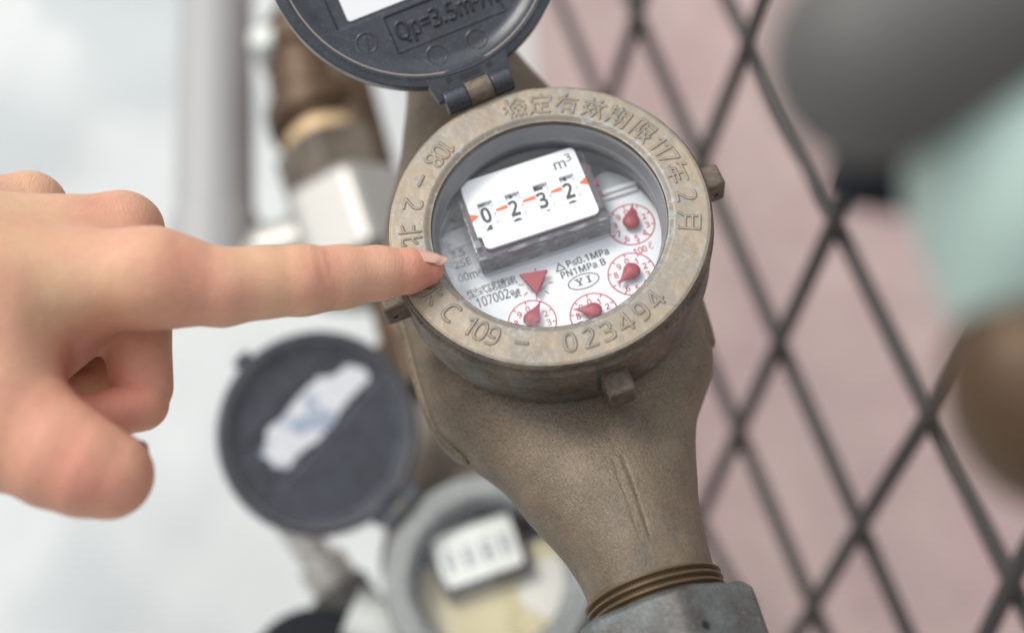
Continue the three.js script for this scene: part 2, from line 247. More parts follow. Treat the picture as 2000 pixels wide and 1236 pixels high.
function lidFloor(n, kind) {
  const R = 44.2, ink = kind === 'text' ? lidText() : null;
  const height = (x, y) => {                                  // x, y from the hinge axis in mm
    const r = Math.hypot(x - LC[0], y - LC[1]); let h = -3.1 + 1.9 * smooth(38, 44, r) ;
    if (kind === 'text') {
      const pd = sdBox(x, y, -19.6, 17.6, 19.9, 31.9); h += -0.55 * smooth(0.2, -0.2, pd) + 0.3 * smooth(0.45, 0.1, Math.abs(pd - 0.25)) * (y < 25 ? 1 : 0.3);
      h += ink(x, y) * 0.75;
      h += -0.9 * smooth(0.25, -0.25, sdBox(x, y, -34.8, 30, 33.6, 64));
      for (const [cx, cy] of [[-27.9, 26.4], [-8.5, 14.3], [5.4, 14.3]]) { const d = Math.hypot(x - cx, y - cy); h += 0.22 * smooth(0.3, 0.05, Math.abs(d - 3.3)) - 0.12 * smooth(3.3, 3, d); }
      h += 0.35 * smooth(0.45, 0.1, Math.hypot(clamp(Math.abs(y - 26.2) - 1.9, 0, 9), x + 27.9 - 0.12 * (y - 26.2)));
    } else {
      h += -0.7 * smooth(0.4, -0.4, sdBox(x, y, -33, 38, 48.0, 73)) ; 
      for (const [cx, cy, q] of [[22, 22, 2], [-12, 16, 2]]) h += -0.4 * smooth(q, q - 0.6, Math.hypot(x - cx, y - cy));
      h += 0.25 * smooth(0.52, 0.6, fbm(x * 0.5, y * 0.5, 3, 2)) * smooth(1, -1, sdBox(x, y, -26, 24, 66, 76));
    }
    return h;
  };
  const P = [], U = [], I = [], id = new Int32Array((n + 1) * (n + 1)).fill(-1);
  for (let j = 0; j <= n; j++) for (let i = 0; i <= n; i++) { const x = LC[0] + (i / n * 2 - 1) * R, y = LC[1] + (j / n * 2 - 1) * R; if (Math.hypot(x - LC[0], y - LC[1]) > R + 2 * R / n) continue; id[j * (n + 1) + i] = P.length / 3; P.push(x * mm, y * mm, height(x, y) * mm); U.push(x * mm, y * mm); }
  for (let j = 0; j < n; j++) for (let i = 0; i < n; i++) { const a = id[j * (n + 1) + i], b = id[j * (n + 1) + i + 1], c = id[(j + 1) * (n + 1) + i], d = id[(j + 1) * (n + 1) + i + 1]; if (a < 0 || b < 0 || c < 0 || d < 0) continue; I.push(a, b, d, a, d, c); }
  const g = new THREE.BufferGeometry(); g.setAttribute('position', new THREE.Float32BufferAttribute(P, 3)); g.setAttribute('uv', new THREE.Float32BufferAttribute(U, 2)); g.setIndex(I); g.computeVertexNormals(); return g;
}
let lidShell;
function lidRim() {                                           // flange, outer wall and back of the lid, with the tongue, the two holes and the slot at the hinge
  if (lidShell) return lidShell;
  const ring = lathe(rounded([[44.4, -1.1], [44.6, 0.1], [45.1, 0.35], [46, 0], [48, -0.2], [48.3, -0.7], [48.3, -6], [46, -8.5], [0.01, -9.5]], 0.35), 220); ring.rotateX(PI / 2); ring.translate(LC[0] * mm, LC[1] * mm, 0);
  const s = new THREE.Shape(); s.moveTo(-14, -0.5); s.lineTo(-4.3, -0.5); s.lineTo(-4.3, 2.6); s.lineTo(3.0, 2.6); s.lineTo(3.0, -0.5); s.lineTo(10.6, -0.5); s.lineTo(12.4, 7.6); s.lineTo(-15.5, 7.6); s.lineTo(-14, -0.5);
  for (const [x, y, r] of [[-8.5, 4.7, 1.15], [5.5, 4.6, 1.15]]) { const h = new THREE.Path(); h.absarc(x, y, r, 0, 2 * PI); s.holes.push(h); }
  const slot = new THREE.Path(); slot.moveTo(-4.9, 2.9); slot.lineTo(2.4, 2.9); slot.lineTo(2.4, 5.2); slot.lineTo(-4.9, 5.2); s.holes.push(slot);
  const e = new THREE.ExtrudeGeometry(s, { depth: 3, bevelEnabled: true, bevelSize: 0.3, bevelThickness: 0.3, bevelSegments: 2, curveSegments: 16 }); e.translate(0, 0, -3.2); e.scale(mm, mm, mm); scaleUV(e, mm, mm);
  const backing = box(26, 7, 1.4, 0.4).translate(-1.3 * mm, 4.2 * mm, -5.6 * mm);
  const tab = box(9, 6, 3.4, 1.2).translate(LC[0] * mm, (LC[1] + LR + 1.6) * mm, -2 * mm);
  return lidShell = mergeGeometries([ring, e, backing, tab].map((g) => { g = g.index ? g.toNonIndexed() : g; for (const k of Object.keys(g.attributes)) if (!['position', 'normal', 'uv'].includes(k)) g.deleteAttribute(k); return g; }));
}
function barrelGeo(x0, x1) { const g = lathe(rounded([[0.01, x0], [3.6, x0], [3.9, x0 + 0.4], [3.9, x1 - 0.4], [3.6, x1], [0.01, x1]], 0.4), 36); g.rotateZ(-PI / 2).translate(0, -1.8 * mm, 0); return g; }
function cantBar(a, b, r) { return tube([a, b], r, 1, 12); }

function dialPrint(c, W) {                                    // flat print of the dial: 74 mm across, drawn in millimetres
  const S = W / 74; c.fillStyle = '#e4e8ec'; c.fillRect(0, 0, W, W); c.save(); c.translate(W / 2, W / 2); c.scale(S, S);
  const red = '#b3202f', ink = '#15171b';
  const say = (s, x, y, size, col, sx = 1, font = 'sans-serif', align = 'center') => { c.save(); c.translate(x, -y); c.scale(sx, 1); c.fillStyle = col; c.font = `${size * 1.38}px ${font}`; c.textAlign = align; c.textBaseline = 'alphabetic'; c.fillText(s, 0, size / 2); c.lineWidth = 0.18; c.strokeStyle = col; c.strokeText(s, 0, size / 2); c.restore(); };
  const han = (s, x, y, size, step) => { [...s].forEach((ch, i) => { c.save(); c.translate(x + i * step, -y); c.strokeStyle = c.fillStyle = ink; glyph(c, ch, size, 0.31); c.restore(); }); };
  say('3.5', -28.6, 11.1, 2.5, '#5d626c', 1); say('25E', -28.2, 7.0, 2.6, '#5d626c', 1); say('00m³', -27.4, 2.4, 3.0, '#4e535d', 0.8);
  han('型式認證第', -28.6, -4.3, 2.95, 3.28); say('107002', -22.9, -8.6, 3.4, ink, 0.72); han('號', -15.6, -9.2, 2.75, 3);
  c.strokeStyle = ink; c.lineWidth = 0.44; c.lineJoin = 'miter'; c.beginPath(); c.moveTo(-0.9, 6.4); c.lineTo(2.0, 6.4); c.lineTo(0.55, 3.9); c.closePath(); c.stroke();
  say('P≤0.1MPa', 2.6, -5.1, 2.4, ink, 0.98, 'sans-serif', 'left'); say('PN1MPa B', -0.4, -8.3, 2.4, ink, 0.98, 'sans-serif', 'left');
  c.lineWidth = 0.42; c.beginPath(); c.ellipse(5.9, 12.7, 5.0, 2.55, 0, 0, 2 * PI); c.stroke(); say('Y I', 5.9, -12.7, 2.5, ink, 1.2, 'serif');
  for (const [x, y] of [[27, 1.4], [21.0, -15.6], [5.1, -25.0], [-13.8, -20.6]]) {
    c.strokeStyle = red; c.lineWidth = 0.46; c.beginPath(); c.arc(x, -y, 7.5, 0, 2 * PI); c.stroke();
    for (let k = 0; k < 10; k++) { const a = k * PI / 5, sx = Math.sin(a), sy = -Math.cos(a); c.beginPath(); c.moveTo(x + sx * 7.5, -y + sy * 7.5); c.lineTo(x + sx * 6.35, -y + sy * 6.35); c.stroke(); say(String(k), x + sx * 5.1, y - sy * 5.1, 2.1, red, 0.95); }
  }
  say('100ℓ'.replace('ℓ', ''), 26.4, -8.3, 2.2, red, 0.9); c.strokeStyle = red; c.lineWidth = 0.24; c.beginPath(); c.moveTo(29.2, 8.6); c.quadraticCurveTo(31.2, 7.2, 30.5, 6.7); c.quadraticCurveTo(29.5, 6.7, 29.8, 9.1); c.quadraticCurveTo(30.2, 9.7, 30.9, 8.9); c.stroke();
  for (let k = 0; k < 8; k++) { const a = (k + 0.35) * PI / 4; c.strokeStyle = red; c.lineWidth = 0.4; c.beginPath(); c.moveTo(-8.5 + Math.cos(a) * 3.9, 8.2 + Math.sin(a) * 3.9); c.lineTo(-8.5 + Math.cos(a) * 5.6, 8.2 + Math.sin(a) * 5.6); c.stroke(); }
  c.restore();
}
function platePrint(c, W, H) {                                // 44 x 32 mm, origin at x = -23, y = 1
  const S = W / 44; c.fillStyle = '#f0f2f4'; c.fillRect(0, 0, W, H); c.save(); c.scale(S, S); c.translate(23, 33); 
  c.fillStyle = '#23262b'; c.font = '5.2px sans-serif'; c.textAlign = 'left'; c.lineWidth = 0.16; c.strokeStyle = '#23262b'; c.fillText('m', 8.9, -22.9); c.strokeText('m', 8.9, -22.9); c.font = '3.9px sans-serif'; c.fillText('3', 13.5, -24.9); c.strokeText('3', 13.5, -24.9);
  c.fillStyle = '#f2571c'; const y = -15.4; const P = (pts) => { c.beginPath(); pts.forEach(([a, b]) => c.lineTo(a, b)); c.fill(); };
  P([[-22, y - 1.9], [-18.5, y], [-22, y + 1.9]]); P([[18, y - 1.9], [14.5, y], [18, y + 1.9]]);
  for (const [a, b] of [[-13.1, -9.3], [-4.1, 0.1], [5.3, 9.0]]) P([[a, y - 0.6], [b, y - 1.0], [b, y + 0.6], [a, y + 0.5]]);
  c.restore();
}
function wheelPrint(c, W, H, d, off) { c.fillStyle = '#f0f3f6'; c.fillRect(0, 0, W, H); c.save(); c.scale(W / 4.2, H / 23); c.translate(2.1, 11.5); c.fillStyle = '#16181d'; c.textAlign = 'center'; for (let k = -2; k <= 2; k++) { c.save(); c.translate(-0.25, -off + k * 6.9); c.scale(0.74, 1); c.font = '7.6px sans-serif'; c.fillText(String((d + k + 10) % 10), 0, 2.75); c.lineWidth = 0.62; c.lineJoin = 'round'; c.strokeStyle = '#16181d'; c.strokeText(String((d + k + 10) % 10), 0, 2.75); c.restore(); } c.restore(); }
const WX = [-18.4, -9.2, 0.2, 9.1];
function plateGeo() {
  const s = new THREE.Shape(), r = 2.0, x0 = -20.2, x1 = 17.3, y0 = 3, y1 = 29.2;
  s.moveTo(x0 + r, y0); s.lineTo(x1 - r, y0); s.quadraticCurveTo(x1, y0, x1, y0 + r); s.lineTo(x1, y1 - r); s.quadraticCurveTo(x1, y1, x1 - r, y1); s.lineTo(x0 + 2, y1); s.quadraticCurveTo(x0 - 1, y1, x0 - 1, y1 - 3); s.lineTo(-21.4, 24); s.lineTo(-21.4, 8.2); s.lineTo(x0, 7.9); s.lineTo(x0, y0 + r); s.quadraticCurveTo(x0, y0, x0 + r, y0);
  for (const x of WX) { const h = new THREE.Path(); h.moveTo(x, 9.1); h.lineTo(x + 5.2, 9.1); h.lineTo(x + 5.2, 20); h.lineTo(x, 20); h.closePath(); s.holes.push(h); }
  const g = new THREE.ExtrudeGeometry(s, { depth: 0.85, bevelEnabled: true, bevelSize: 0.12, bevelThickness: 0.12, bevelSegments: 2, curveSegments: 10 });
  const p = g.attributes.position, u = g.attributes.uv; for (let i = 0; i < p.count; i++) u.setXY(i, (p.getX(i) + 23) / 44, (p.getY(i) - 1) / 32);
  g.scale(mm, mm, mm).rotateX(-PI / 2); return g;             // x along the text, -z up the text
}
function pointerGeo(deg) {                                    // tear-drop hand lying over its little dial
  const g = grid(28, 30, (u, v, p, t) => { const s = lerp(-2.75, 7.4, v), a = u * 2 * PI, r = s < 1.3 ? Math.sqrt(Math.max(0, 2.75 ** 2 - s * s)) : 2.42 * Math.pow(Math.max(0, (7.4 - s) / 6.1), 1.7) ; p.set(Math.cos(a) * r * mm, Math.sin(a) * r * 0.55 * mm, -s * mm); t.set(u, v); }, true);
  g.translate(0, 2.0 * mm, 0); g.rotateY(-rad(deg)); const k = new THREE.CylinderGeometry(1.5 * mm, 1.9 * mm, 2 * mm, 24); k.translate(0, 1 * mm, 0); return mergeGeometries([g, k].map((x) => x.toNonIndexed()));
}
function makeMeter(o) {
  const m = thing('water_meter', o.label, 'water meter', o.pos); m.rotation.y = rad(o.yaw);
  const fine = o.fine, mat = o.mats, loc = (deg) => rad(deg - o.yaw);
  part('body', bodyGeo(fine ? 260 : 120, fine ? 420 : 120), mat.body, m); 
  for (const sd of [-1, 1]) part('waist_lip', lipGeo(sd), mat.body, m);
  for (const d of [1, -1]) part('thread', threadGeo(d), M.threadBronze, m);
  const cap = part('cap', mergeGeometries([lathe(capSide, 200), lathe(capProfile, 160)]), mat.cap, m);
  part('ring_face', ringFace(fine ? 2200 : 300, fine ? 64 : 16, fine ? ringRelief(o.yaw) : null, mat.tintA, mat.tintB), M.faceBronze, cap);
  part('gasket', lathe(rounded([[36.9, -2.6], [36.0, -2.7], [35.6, -3.4], [34.9, -7.8], [34.5, -8.3], [34.5, -10], [36.9, -10.2]], 0.5), 160), M.gasket, cap);
  for (const k of [1, 2, 3]) { const l = part('lug', lugGeo(), mat.cap, cap), a = loc(o.hinge) + k * PI / 2 + rad([0, -2, -2, -4][k]); l.rotation.y = a; l.position.set(Math.cos(a) * 50.5 * mm, [0, -15, -17, -13][k] * mm, -Math.sin(a) * 50.5 * mm); }
  part('glass', new THREE.CircleGeometry(34.8 * mm, 96).rotateX(-PI / 2).translate(0, -8.6 * mm, 0), M.glass, m);
  if (fine) part('dust_film', new THREE.CircleGeometry(34.6 * mm, 96).rotateX(-PI / 2).translate(0, -8.5 * mm, 0), M.dust, m);
  // dial, register and hands, turned together
  const dial = part('dial_chamber', mergeGeometries([lathe([[37, -23.4], [0.01, -23.4]], 96), lathe(rounded([[36.5, -10.4], [34.7, -10.4], [34.3, -13], [35.4, -14], [36.6, -20], [36.9, -23.3]], 0.4), 160)]), M.chamber, m); dial.rotation.y = rad(o.dial - o.yaw);
  const s = new THREE.Shape(), a0 = Math.asin(14.6 / 36.5), a1 = PI - Math.asin(20 / 36.5); s.moveTo(0, 14.6); s.lineTo(36.5 * Math.cos(a0), 14.6); s.absarc(0, 0, 36.5, a0, a1 - 2 * PI, true); s.lineTo(-20, 20); s.lineTo(-20, 14.6); s.lineTo(0, 14.6);
  const face = new THREE.ExtrudeGeometry(s, { depth: 1.1, bevelEnabled: false, curveSegments: 60 }), fp = face.attributes.position, fu = face.attributes.uv; for (let i = 0; i < fp.count; i++) fu.setXY(i, fp.getX(i) / 74 + 0.5, fp.getY(i) / 74 + 0.5);
  face.scale(mm, mm, mm).rotateX(-PI / 2).translate(0, -23.2 * mm, 0);
  part('dial_face', face, mat.dial, dial);
  if (fine) {
    const crescent = new THREE.Shape(); crescent.moveTo(21, 21.5); crescent.lineTo(25.5, 23); crescent.quadraticCurveTo(31, 20, 32.5, 16.4); crescent.lineTo(21, 16.4); crescent.closePath();
    part('side_plate', new THREE.ExtrudeGeometry(crescent, { depth: 0.8, bevelEnabled: true, bevelSize: 0.2, bevelThickness: 0.2, bevelSegments: 2 }).scale(mm, mm, mm).rotateX(-PI / 2).translate(0, -22.6 * mm, 0), M.paleClear, dial);
    for (const [y, w] of [[15.3, 1.6], [13.0, 1.2]]) part('rib', box(14, 1.2, w, 0.4).translate(26.6 * mm, -21.4 * mm, -y * mm), M.plate, dial);
    for (const y of [13.5]) part('rib', box(7, 0.6, 1.0, 0.25).translate(-27.2 * mm, -21.7 * mm, -y * mm), M.plate, dial);
    [[27, 1.4, 24], [21.0, -15.6, 243], [5.1, -24.6, 295], [-13.8, -20.6, 42]].forEach(([x, y, deg]) => part('pointer', pointerGeo(deg), M.red, dial).position.set(x * mm, -22 * mm, -y * mm));
    const knob = part('star_wheel', mergeGeometries([new THREE.CylinderGeometry(3.1 * mm, 3.1 * mm, 1.2 * mm, 32).translate(0, 0.7 * mm, 0)]), M.steel, dial); knob.position.set(-8.5 * mm, -22 * mm, 8.2 * mm);
    const tri = new THREE.Shape(); tri.moveTo(-4.4, 2.6); tri.lineTo(4.0, 2.6); tri.lineTo(-0.3, -4.8); tri.closePath();
    part('star_indicator', new THREE.ExtrudeGeometry(tri, { depth: 1.2, bevelEnabled: true, bevelSize: 0.25, bevelThickness: 0.25, bevelSegments: 2 }).scale(mm, mm, mm).rotateX(-PI / 2).rotateY(rad(-9)).translate(0, 1.6 * mm, 0), M.red, knob);
  }
  // register box under the number plate
  const taper = (x0, x1, y0, y1, h0, h1, e) => { const b = new RoundedBoxGeometry((x1 - x0) * mm, (h1 - h0) * mm, (y1 - y0) * mm, 3, 0.5 * mm), p = b.attributes.position; for (let i = 0; i < p.count; i++) { const k = 0.5 - p.getY(i) / ((h1 - h0) * mm); p.setX(i, p.getX(i) * (1 + k * 2 * e / (x1 - x0))); p.setZ(i, p.getZ(i) * (1 + k * 2 * e / (y1 - y0))); } b.computeVertexNormals(); return b.translate((x0 + x1) / 2 * mm, (h0 + h1) / 2 * mm, -(y0 + y1) / 2 * mm); };
  const reg = part('register_box', mergeGeometries([box(43.4, 9.0, 5.4, 0.5).translate(-1.7 * mm, -17.2 * mm, -3.2 * mm), box(42.6, 9, 5, 0.5).translate(-1.6 * mm, -17.2 * mm, -25.5 * mm), box(2.6, 9, 24, 0.5).translate(-22.1 * mm, -17.2 * mm, -15 * mm), box(4.4, 9, 24, 0.5).translate(17.8 * mm, -17.2 * mm, -15 * mm), box(40, 1, 24, 0.3).translate(-2 * mm, -22.4 * mm, -15 * mm)].map((g) => g.toNonIndexed())), M.smokeGlints, dial);
  if (fine) {
    for (const [y, h, r] of [[11.5, -15.4, 1.1], [15.5, -14.6, 1.3], [22, -15.2, 0.9]]) part('red_gear', new THREE.CylinderGeometry(r * mm, r * mm, 1.6 * mm, 18).rotateZ(PI / 2).translate(20.2 * mm, h * mm, -y * mm), M.red, dial);
    part('register_cover', taper(-23.8, 20.6, 0.1, 29.2, -22, -12.6, 0.9), M.clear, dial);
    const clips = []; for (const [x, w] of [[-9, 15], [9, 12]]) clips.push(tube([V((x - w / 2) * mm, -18.8 * mm, -1.0 * mm), V((x - w / 2 + 2) * mm, -17.6 * mm, -0.9 * mm), V((x + w / 2 - 2) * mm, -17.4 * mm, -0.9 * mm), V((x + w / 2) * mm, -18.4 * mm, -1.0 * mm)], 0.45 * mm, 24, 10));
    part('clip', mergeGeometries(clips), M.clear, dial); part('screw', lathe([[0.01, 0.7], [0.8, 0.7], [1.2, 0.2], [1.9, 0.1], [1.9, -0.3]], 24).translate(0.5 * mm, -13.6 * mm, -2.4 * mm), M.clear, dial);
  }
  const plate = part('number_plate', plateGeo(), mat.plate, dial); plate.position.y = -12.1 * mm;
  o.digits.forEach(([d, off], i) => {
    const w = part('number_wheel', grid(4, 40, (u, v, p, t) => { const a = (v - 0.5) * 23 / 22; p.set((WX[i] + 0.02 + u * 4.3) * mm, (-12.27 - 22 + 22 * Math.cos(a)) * mm, (-14.6 - 22 * Math.sin(a)) * mm); t.set(u, v); }), new THREE.MeshPhysicalMaterial({ map: canvasTex(84 * 2, 460 * 2, (c, W, H) => wheelPrint(c, W, H, d, off)), roughness: 0.35, side: THREE.DoubleSide, name: 'wheelPrint' }), dial);
    const teeth = [box(1.0, 0.4, 13, 0.1).translate(0, -0.1 * mm, 0)]; for (let k = 0; k < 4; k++) teeth.push(box(0.9, 0.4, 1.3, 0.15).translate(0, 0.25 * mm, (-4.6 + k * 3.1) * mm));
    if (fine) part('gear', mergeGeometries(teeth.map((g) => g.toNonIndexed())), M.plate, dial).position.set((WX[i] + 4.75) * mm, -12.8 * mm, -14.6 * mm);
  });
  // hinge and lid
  const A = loc(o.hinge), ro = V(Math.cos(A), 0, -Math.sin(A)), tg = V(Math.sin(A), 0, Math.cos(A)), H = ro.clone().multiplyScalar(54.5 * mm).add(V(0, 2 * mm, 0));
  const kn = [box(8.4, 6, 8, 0.8).translate(0, -4.6 * mm, 3.2 * mm), (() => { const g = lathe(rounded([[0.01, -4.2], [4.1, -4.2], [4.1, 4.2], [0.01, 4.2]], 0.7), 36); g.rotateZ(-PI / 2); return g; })(), box(8.4, 9, 8, 0.8).translate(0, -6.5 * mm, 2 * mm)];
  const knuckle = part('hinge_knuckle', mergeGeometries(kn.map((g) => g.toNonIndexed())), mat.knuckle ?? mat.cap, m); const phi = rad(o.open), e = ro.clone().multiplyScalar(Math.cos(phi)).add(V(0, Math.sin(phi), 0)), n = tg.clone().cross(e);
  knuckle.position.copy(H).addScaledVector(tg, -0.7 * mm).addScaledVector(e, -1.8 * mm); knuckle.rotation.y = Math.atan2(-tg.z, tg.x);
  const lid = part('lid', lidRim(), mat.lid, m); lid.position.copy(H); lid.quaternion.setFromRotationMatrix(new THREE.Matrix4().makeBasis(tg, e, n));
  part('lid_inner_face', lidFloor(fine ? 400 : 140, o.lidKind), mat.lid, lid);
  part('worn_rim', new THREE.TorusGeometry(44.1 * mm, 0.3 * mm, 8, 200).translate(LC[0] * mm, LC[1] * mm, -0.9 * mm), M.wornEdge, lid);
  for (const x of [-8.5, 5.5]) part('pin_hole_shade', new THREE.CylinderGeometry(1.1 * mm, 1.1 * mm, 0.4 * mm, 20).rotateX(PI / 2).translate(x * mm, 4.65 * mm, -0.12 * mm), M.dark, lid);  // dark discs fill the holes to give the shade inside them
  part('hinge_slot_shade', box(7.2, 2.2, 0.4, 0.1).translate(-1.25 * mm, 4.1 * mm, -0.13 * mm), M.dark, lid);  // dark plate set in the slot as its inner shade
  part('hinge_barrel', barrelGeo(-12.6, -4.9), mat.lid, lid); part('hinge_barrel', barrelGeo(3.6, 10.4), mat.lid, lid);
  part('hinge_pin', (() => { const g = new THREE.CylinderGeometry(1.4 * mm, 1.4 * mm, 23 * mm, 16); g.rotateZ(PI / 2); return g.translate(-1.1 * mm, -1.8 * mm, 0); })(), M.steel, lid);
  if (o.lidKind === 'text') {
    const q = new THREE.Shape(), [x0, x1, y0, y1, r] = [-30.6, 27, 35, 62, 1.3]; q.moveTo(x0 + r, y0); q.lineTo(x1 - r, y0); q.quadraticCurveTo(x1, y0, x1, y0 + r); q.lineTo(x1, y1); q.lineTo(x0, y1); q.lineTo(x0, y0 + r); q.quadraticCurveTo(x0, y0, x0 + r, y0);
    part('sticker', new THREE.ExtrudeGeometry(q, { depth: 0.12, bevelEnabled: false }).translate(0, 0, -3.96).scale(mm, mm, mm), M.sticker, lid);
  } else {
    const q = new THREE.Shape(), pts = [], edge = [[-16.7, 71.5], [-9.3, 69.9], [4.6, 70.6], [17.1, 69.9], [21.0, 65.9], [31.7, 63.2], [35.5, 57.8], [35.4, 53.2], [32.4, 51.1], [18.8, 52.5], [6.5, 49.9], [-6.2, 50.6], [-14.9, 52.4], [-23.7, 51.6], [-27.8, 57.5], [-25.8, 60.6], [-27.8, 65.4], [-20.6, 67.9]];   // torn paper: ragged outline
    edge.forEach(([x, y], k) => { const [X, Y] = edge[(k + 1) % edge.length], L = Math.hypot(X - x, Y - y), m = Math.max(2, Math.round(L / 1.2)); for (let i = 0; i < m; i++) { const t = i / m, r = (fbm(lerp(x, X, t) * 0.6, lerp(y, Y, t) * 0.6, 7, 3) - 0.5) * 2.6; pts.push([lerp(x, X, t) - (Y - y) / L * r, lerp(y, Y, t) + (X - x) / L * r]); } });
    q.setFromPoints(pts.map(([a, b]) => new THREE.Vector2(a, b)));
    part('torn_label', scaleUV(new THREE.ExtrudeGeometry(q, { depth: 0.25, bevelEnabled: false }).translate(0, 0, -3.2).scale(mm, mm, mm), mm, mm), mat.label, lid);
  }
  return m;
}
const dialMat = Object.assign(new THREE.MeshPhysicalMaterial({ map: canvasTex(2048, 2048, dialPrint), roughness: 0.4, side: THREE.DoubleSide }), { name: 'dialPrint' });
const plateMat = Object.assign(new THREE.MeshPhysicalMaterial({ map: canvasTex(1408, 1024, platePrint), roughness: 0.3, side: THREE.DoubleSide }), { name: 'platePrint' });
const meter = makeMeter({ label: 'large sharp bronze water meter reading 0232 with its dark lid flipped open', pos: V(0, 0, 0), yaw: 5, dial: 8, hinge: 103.3, open: 27, fine: true, lidKind: 'text', digits: [[0, 1.1], [2, 0.3], [3, -0.1], [2, 0.2]],
  mats: { body: M.castBronze, cap: M.capBronze, lid: M.lidPlastic, dial: dialMat, plate: plateMat, tintA: [0.325, 0.266, 0.198], tintB: [0.26, 0.242, 0.217] } });
// ---------- ground, paving ledge, wire mesh ----------
const concrete = tex(1024, (u, v) => { const a = fbm(u * 5, v * 5, 51, 5, 5), b = smooth(0.5, 0.68, fbm(u * 4, v * 4, 55, 3, 4)), k = 0.95 + 0.14 * (a - 0.5); return mix3([0.83 * k, 0.84 * k, 0.832 * k], [0.71 * k, 0.73 * k, 0.735 * k], b * 0.6); }, true, 0.7);
std('concrete', { map: concrete, roughness: 0.85, bumpMap: grainBump, bumpScale: 0.0006 });
const pinkTex = tex(1024, (u, v) => { const a = fbm(u * 9, v * 9, 61, 4, 9), b = vnoise(u * 200, v * 200, 62, 200), k = 0.96 + 0.1 * (a - 0.5) + 0.12 * (b - 0.5); return mix3([0.69 * k, 0.605 * k, 0.585 * k], [0.675 * k, 0.565 * k, 0.56 * k], smooth(0.3, 0.8, fbm(u * 8, v * 8, 66, 4, 8)) * 0.6); }, true, 0.3);
std('pinkStone', { map: pinkTex, roughness: 0.75 });
function onLevel(px, py, y) { const d = at(px, py, 1).sub(EYE); return EYE.clone().addScaledVector(d, (y - EYE.y) / d.y); }
const FLOOR = -0.67, LEDGE = -0.62;
{ const g = new THREE.PlaneGeometry(30, 30, 1, 1); g.rotateX(-PI / 2); scaleUV(g, 30, 30); struct('ground', g, M.concrete).position.y = FLOOR; }
{ // raised paving of pink stone; its left edge runs under the meter
  const a = onLevel(1040, 40, LEDGE), b = onLevel(1135, 1236, LEDGE), d = b.clone().sub(a).normalize(), g = box(4000, 49, 8000, 4, 2), p = g.attributes.position, u = g.attributes.uv; for (let i = 0; i < p.count; i++) u.setXY(i, p.getX(i), p.getZ(i) + p.getY(i));
  const w = struct('paving', g, M.pinkStone); w.quaternion.setFromRotationMatrix(new THREE.Matrix4().makeBasis(V(0, 1, 0).cross(d), V(0, 1, 0), d)); w.position.copy(a).add(V(0, -0.0245, 0)).add(V(2, 0, 0).applyQuaternion(w.quaternion));
}
const MESH_O = at(1460, 80, 0.77), MESH_N = V(-0.943, 0.300, 0.143).normalize();
function onMesh(px, py, off) { const d = at(px, py, 1).sub(EYE), o = MESH_O.clone().addScaledVector(MESH_N, off); return EYE.clone().addScaledVector(d, o.sub(EYE).dot(MESH_N) / d.dot(MESH_N)); }
{
  std('wire', { color: new THREE.Color(0.055, 0.048, 0.045), roughness: 0.5, metalness: 0.3 });
  const f = thing('wire_mesh', 'dark wire mesh of crossing rods standing over the pink paving', 'wire mesh', onMesh(1600, 700, 0));
  const rod = (x0, y0, x1, y1, off, e0, e1) => { const a = onMesh(x0, y0, off), b = onMesh(x1, y1, off), d = b.clone().sub(a), p = a.clone().addScaledVector(d, -e0).sub(f.position), q = b.clone().addScaledVector(d, e1).sub(f.position); part('rod', capped([p, p.clone().lerp(q, 0.33).add(V(0.0006, 0, 0.0004)), p.clone().lerp(q, 0.67).sub(V(0.0004, 0, 0.0006)), q], 0.0043, 24, 12), M.wire, f); };
  for (const [a, b, c, d] of [[1360, 1015, 1440, 1150], [1090, 0, 1590, 1185], [1230, 0, 1775, 1236], [1420, 0, 2000, 1180], [1640, 0, 2080, 820]]) rod(a, b, c, d, 0, a === 1360 ? 0.2 : 0.7, 0.3);
  for (const [a, b, c, d] of [[1250, 0, 1195, 190], [1492, 0, 1380, 300], [1700, 270, 1370, 1010], [1930, 620, 1560, 1236], [2110, 880, 1930, 1236]]) rod(a, b, c, d, 0.0084, 0.6, a === 1250 ? 0.9 : a === 1492 ? 0.8 : a === 1700 ? 0.6 : 0.12);
}
// ---------- pointing hand ----------
const D0 = 0.434, HC = [];
function J(px, py, z, rpx) { const d = D0 * 1000 - z; return [(px - 1000) / F * d, (618 - py) / F * d, z, rpx / F * d]; }   // joint: millimetres across, up, towards the viewer, radius
function smin(a, b, k) { const h = Math.max(k - Math.abs(a - b), 0) / k; return Math.min(a, b) - h * h * k * 0.25; }
function cap3(p, a, b) {                                    // tapered capsule
  const bx = b[0] - a[0], by = b[1] - a[1], bz = b[2] - a[2], px = p[0] - a[0], py = p[1] - a[1], pz = p[2] - a[2], t = clamp((px * bx + py * by + pz * bz) / (bx * bx + by * by + bz * bz), 0, 1);
  return Math.hypot(px - bx * t, py - by * t, pz - bz * t) - lerp(a[3], b[3], t);
}
const chain = (p, js, k) => { let d = 1e9; for (let i = 0; i < js.length - 1; i++) d = smin(d, cap3(p, js[i], js[i + 1]), Math.min(k, 1.6)); return d; };
const INDEX = [J(300, 543, 36, 93), J(430, 560, 31, 78), J(520, 551, 27, 70), J(590, 547, 24, 70), J(665, 541, 19, 62), J(740, 533, 14, 53), J(800, 528, 10.5, 44), J(836, 527, 8.5, 32)];
const MIDDLE = [J(243, 452, 10, 76), J(262, 590, 13, 70), J(276, 756, 23, 61)], MIDDLE2 = [J(276, 790, 27, 53), J(165, 820, 37, 43), J(80, 790, 34, 36)];
const RING = [J(60, 405, -10, 70), J(190, 640, -4, 62), J(228, 738, 4, 56)], RING2 = [J(222, 752, 5, 50), J(90, 780, 12, 42), J(40, 740, 10, 36)];
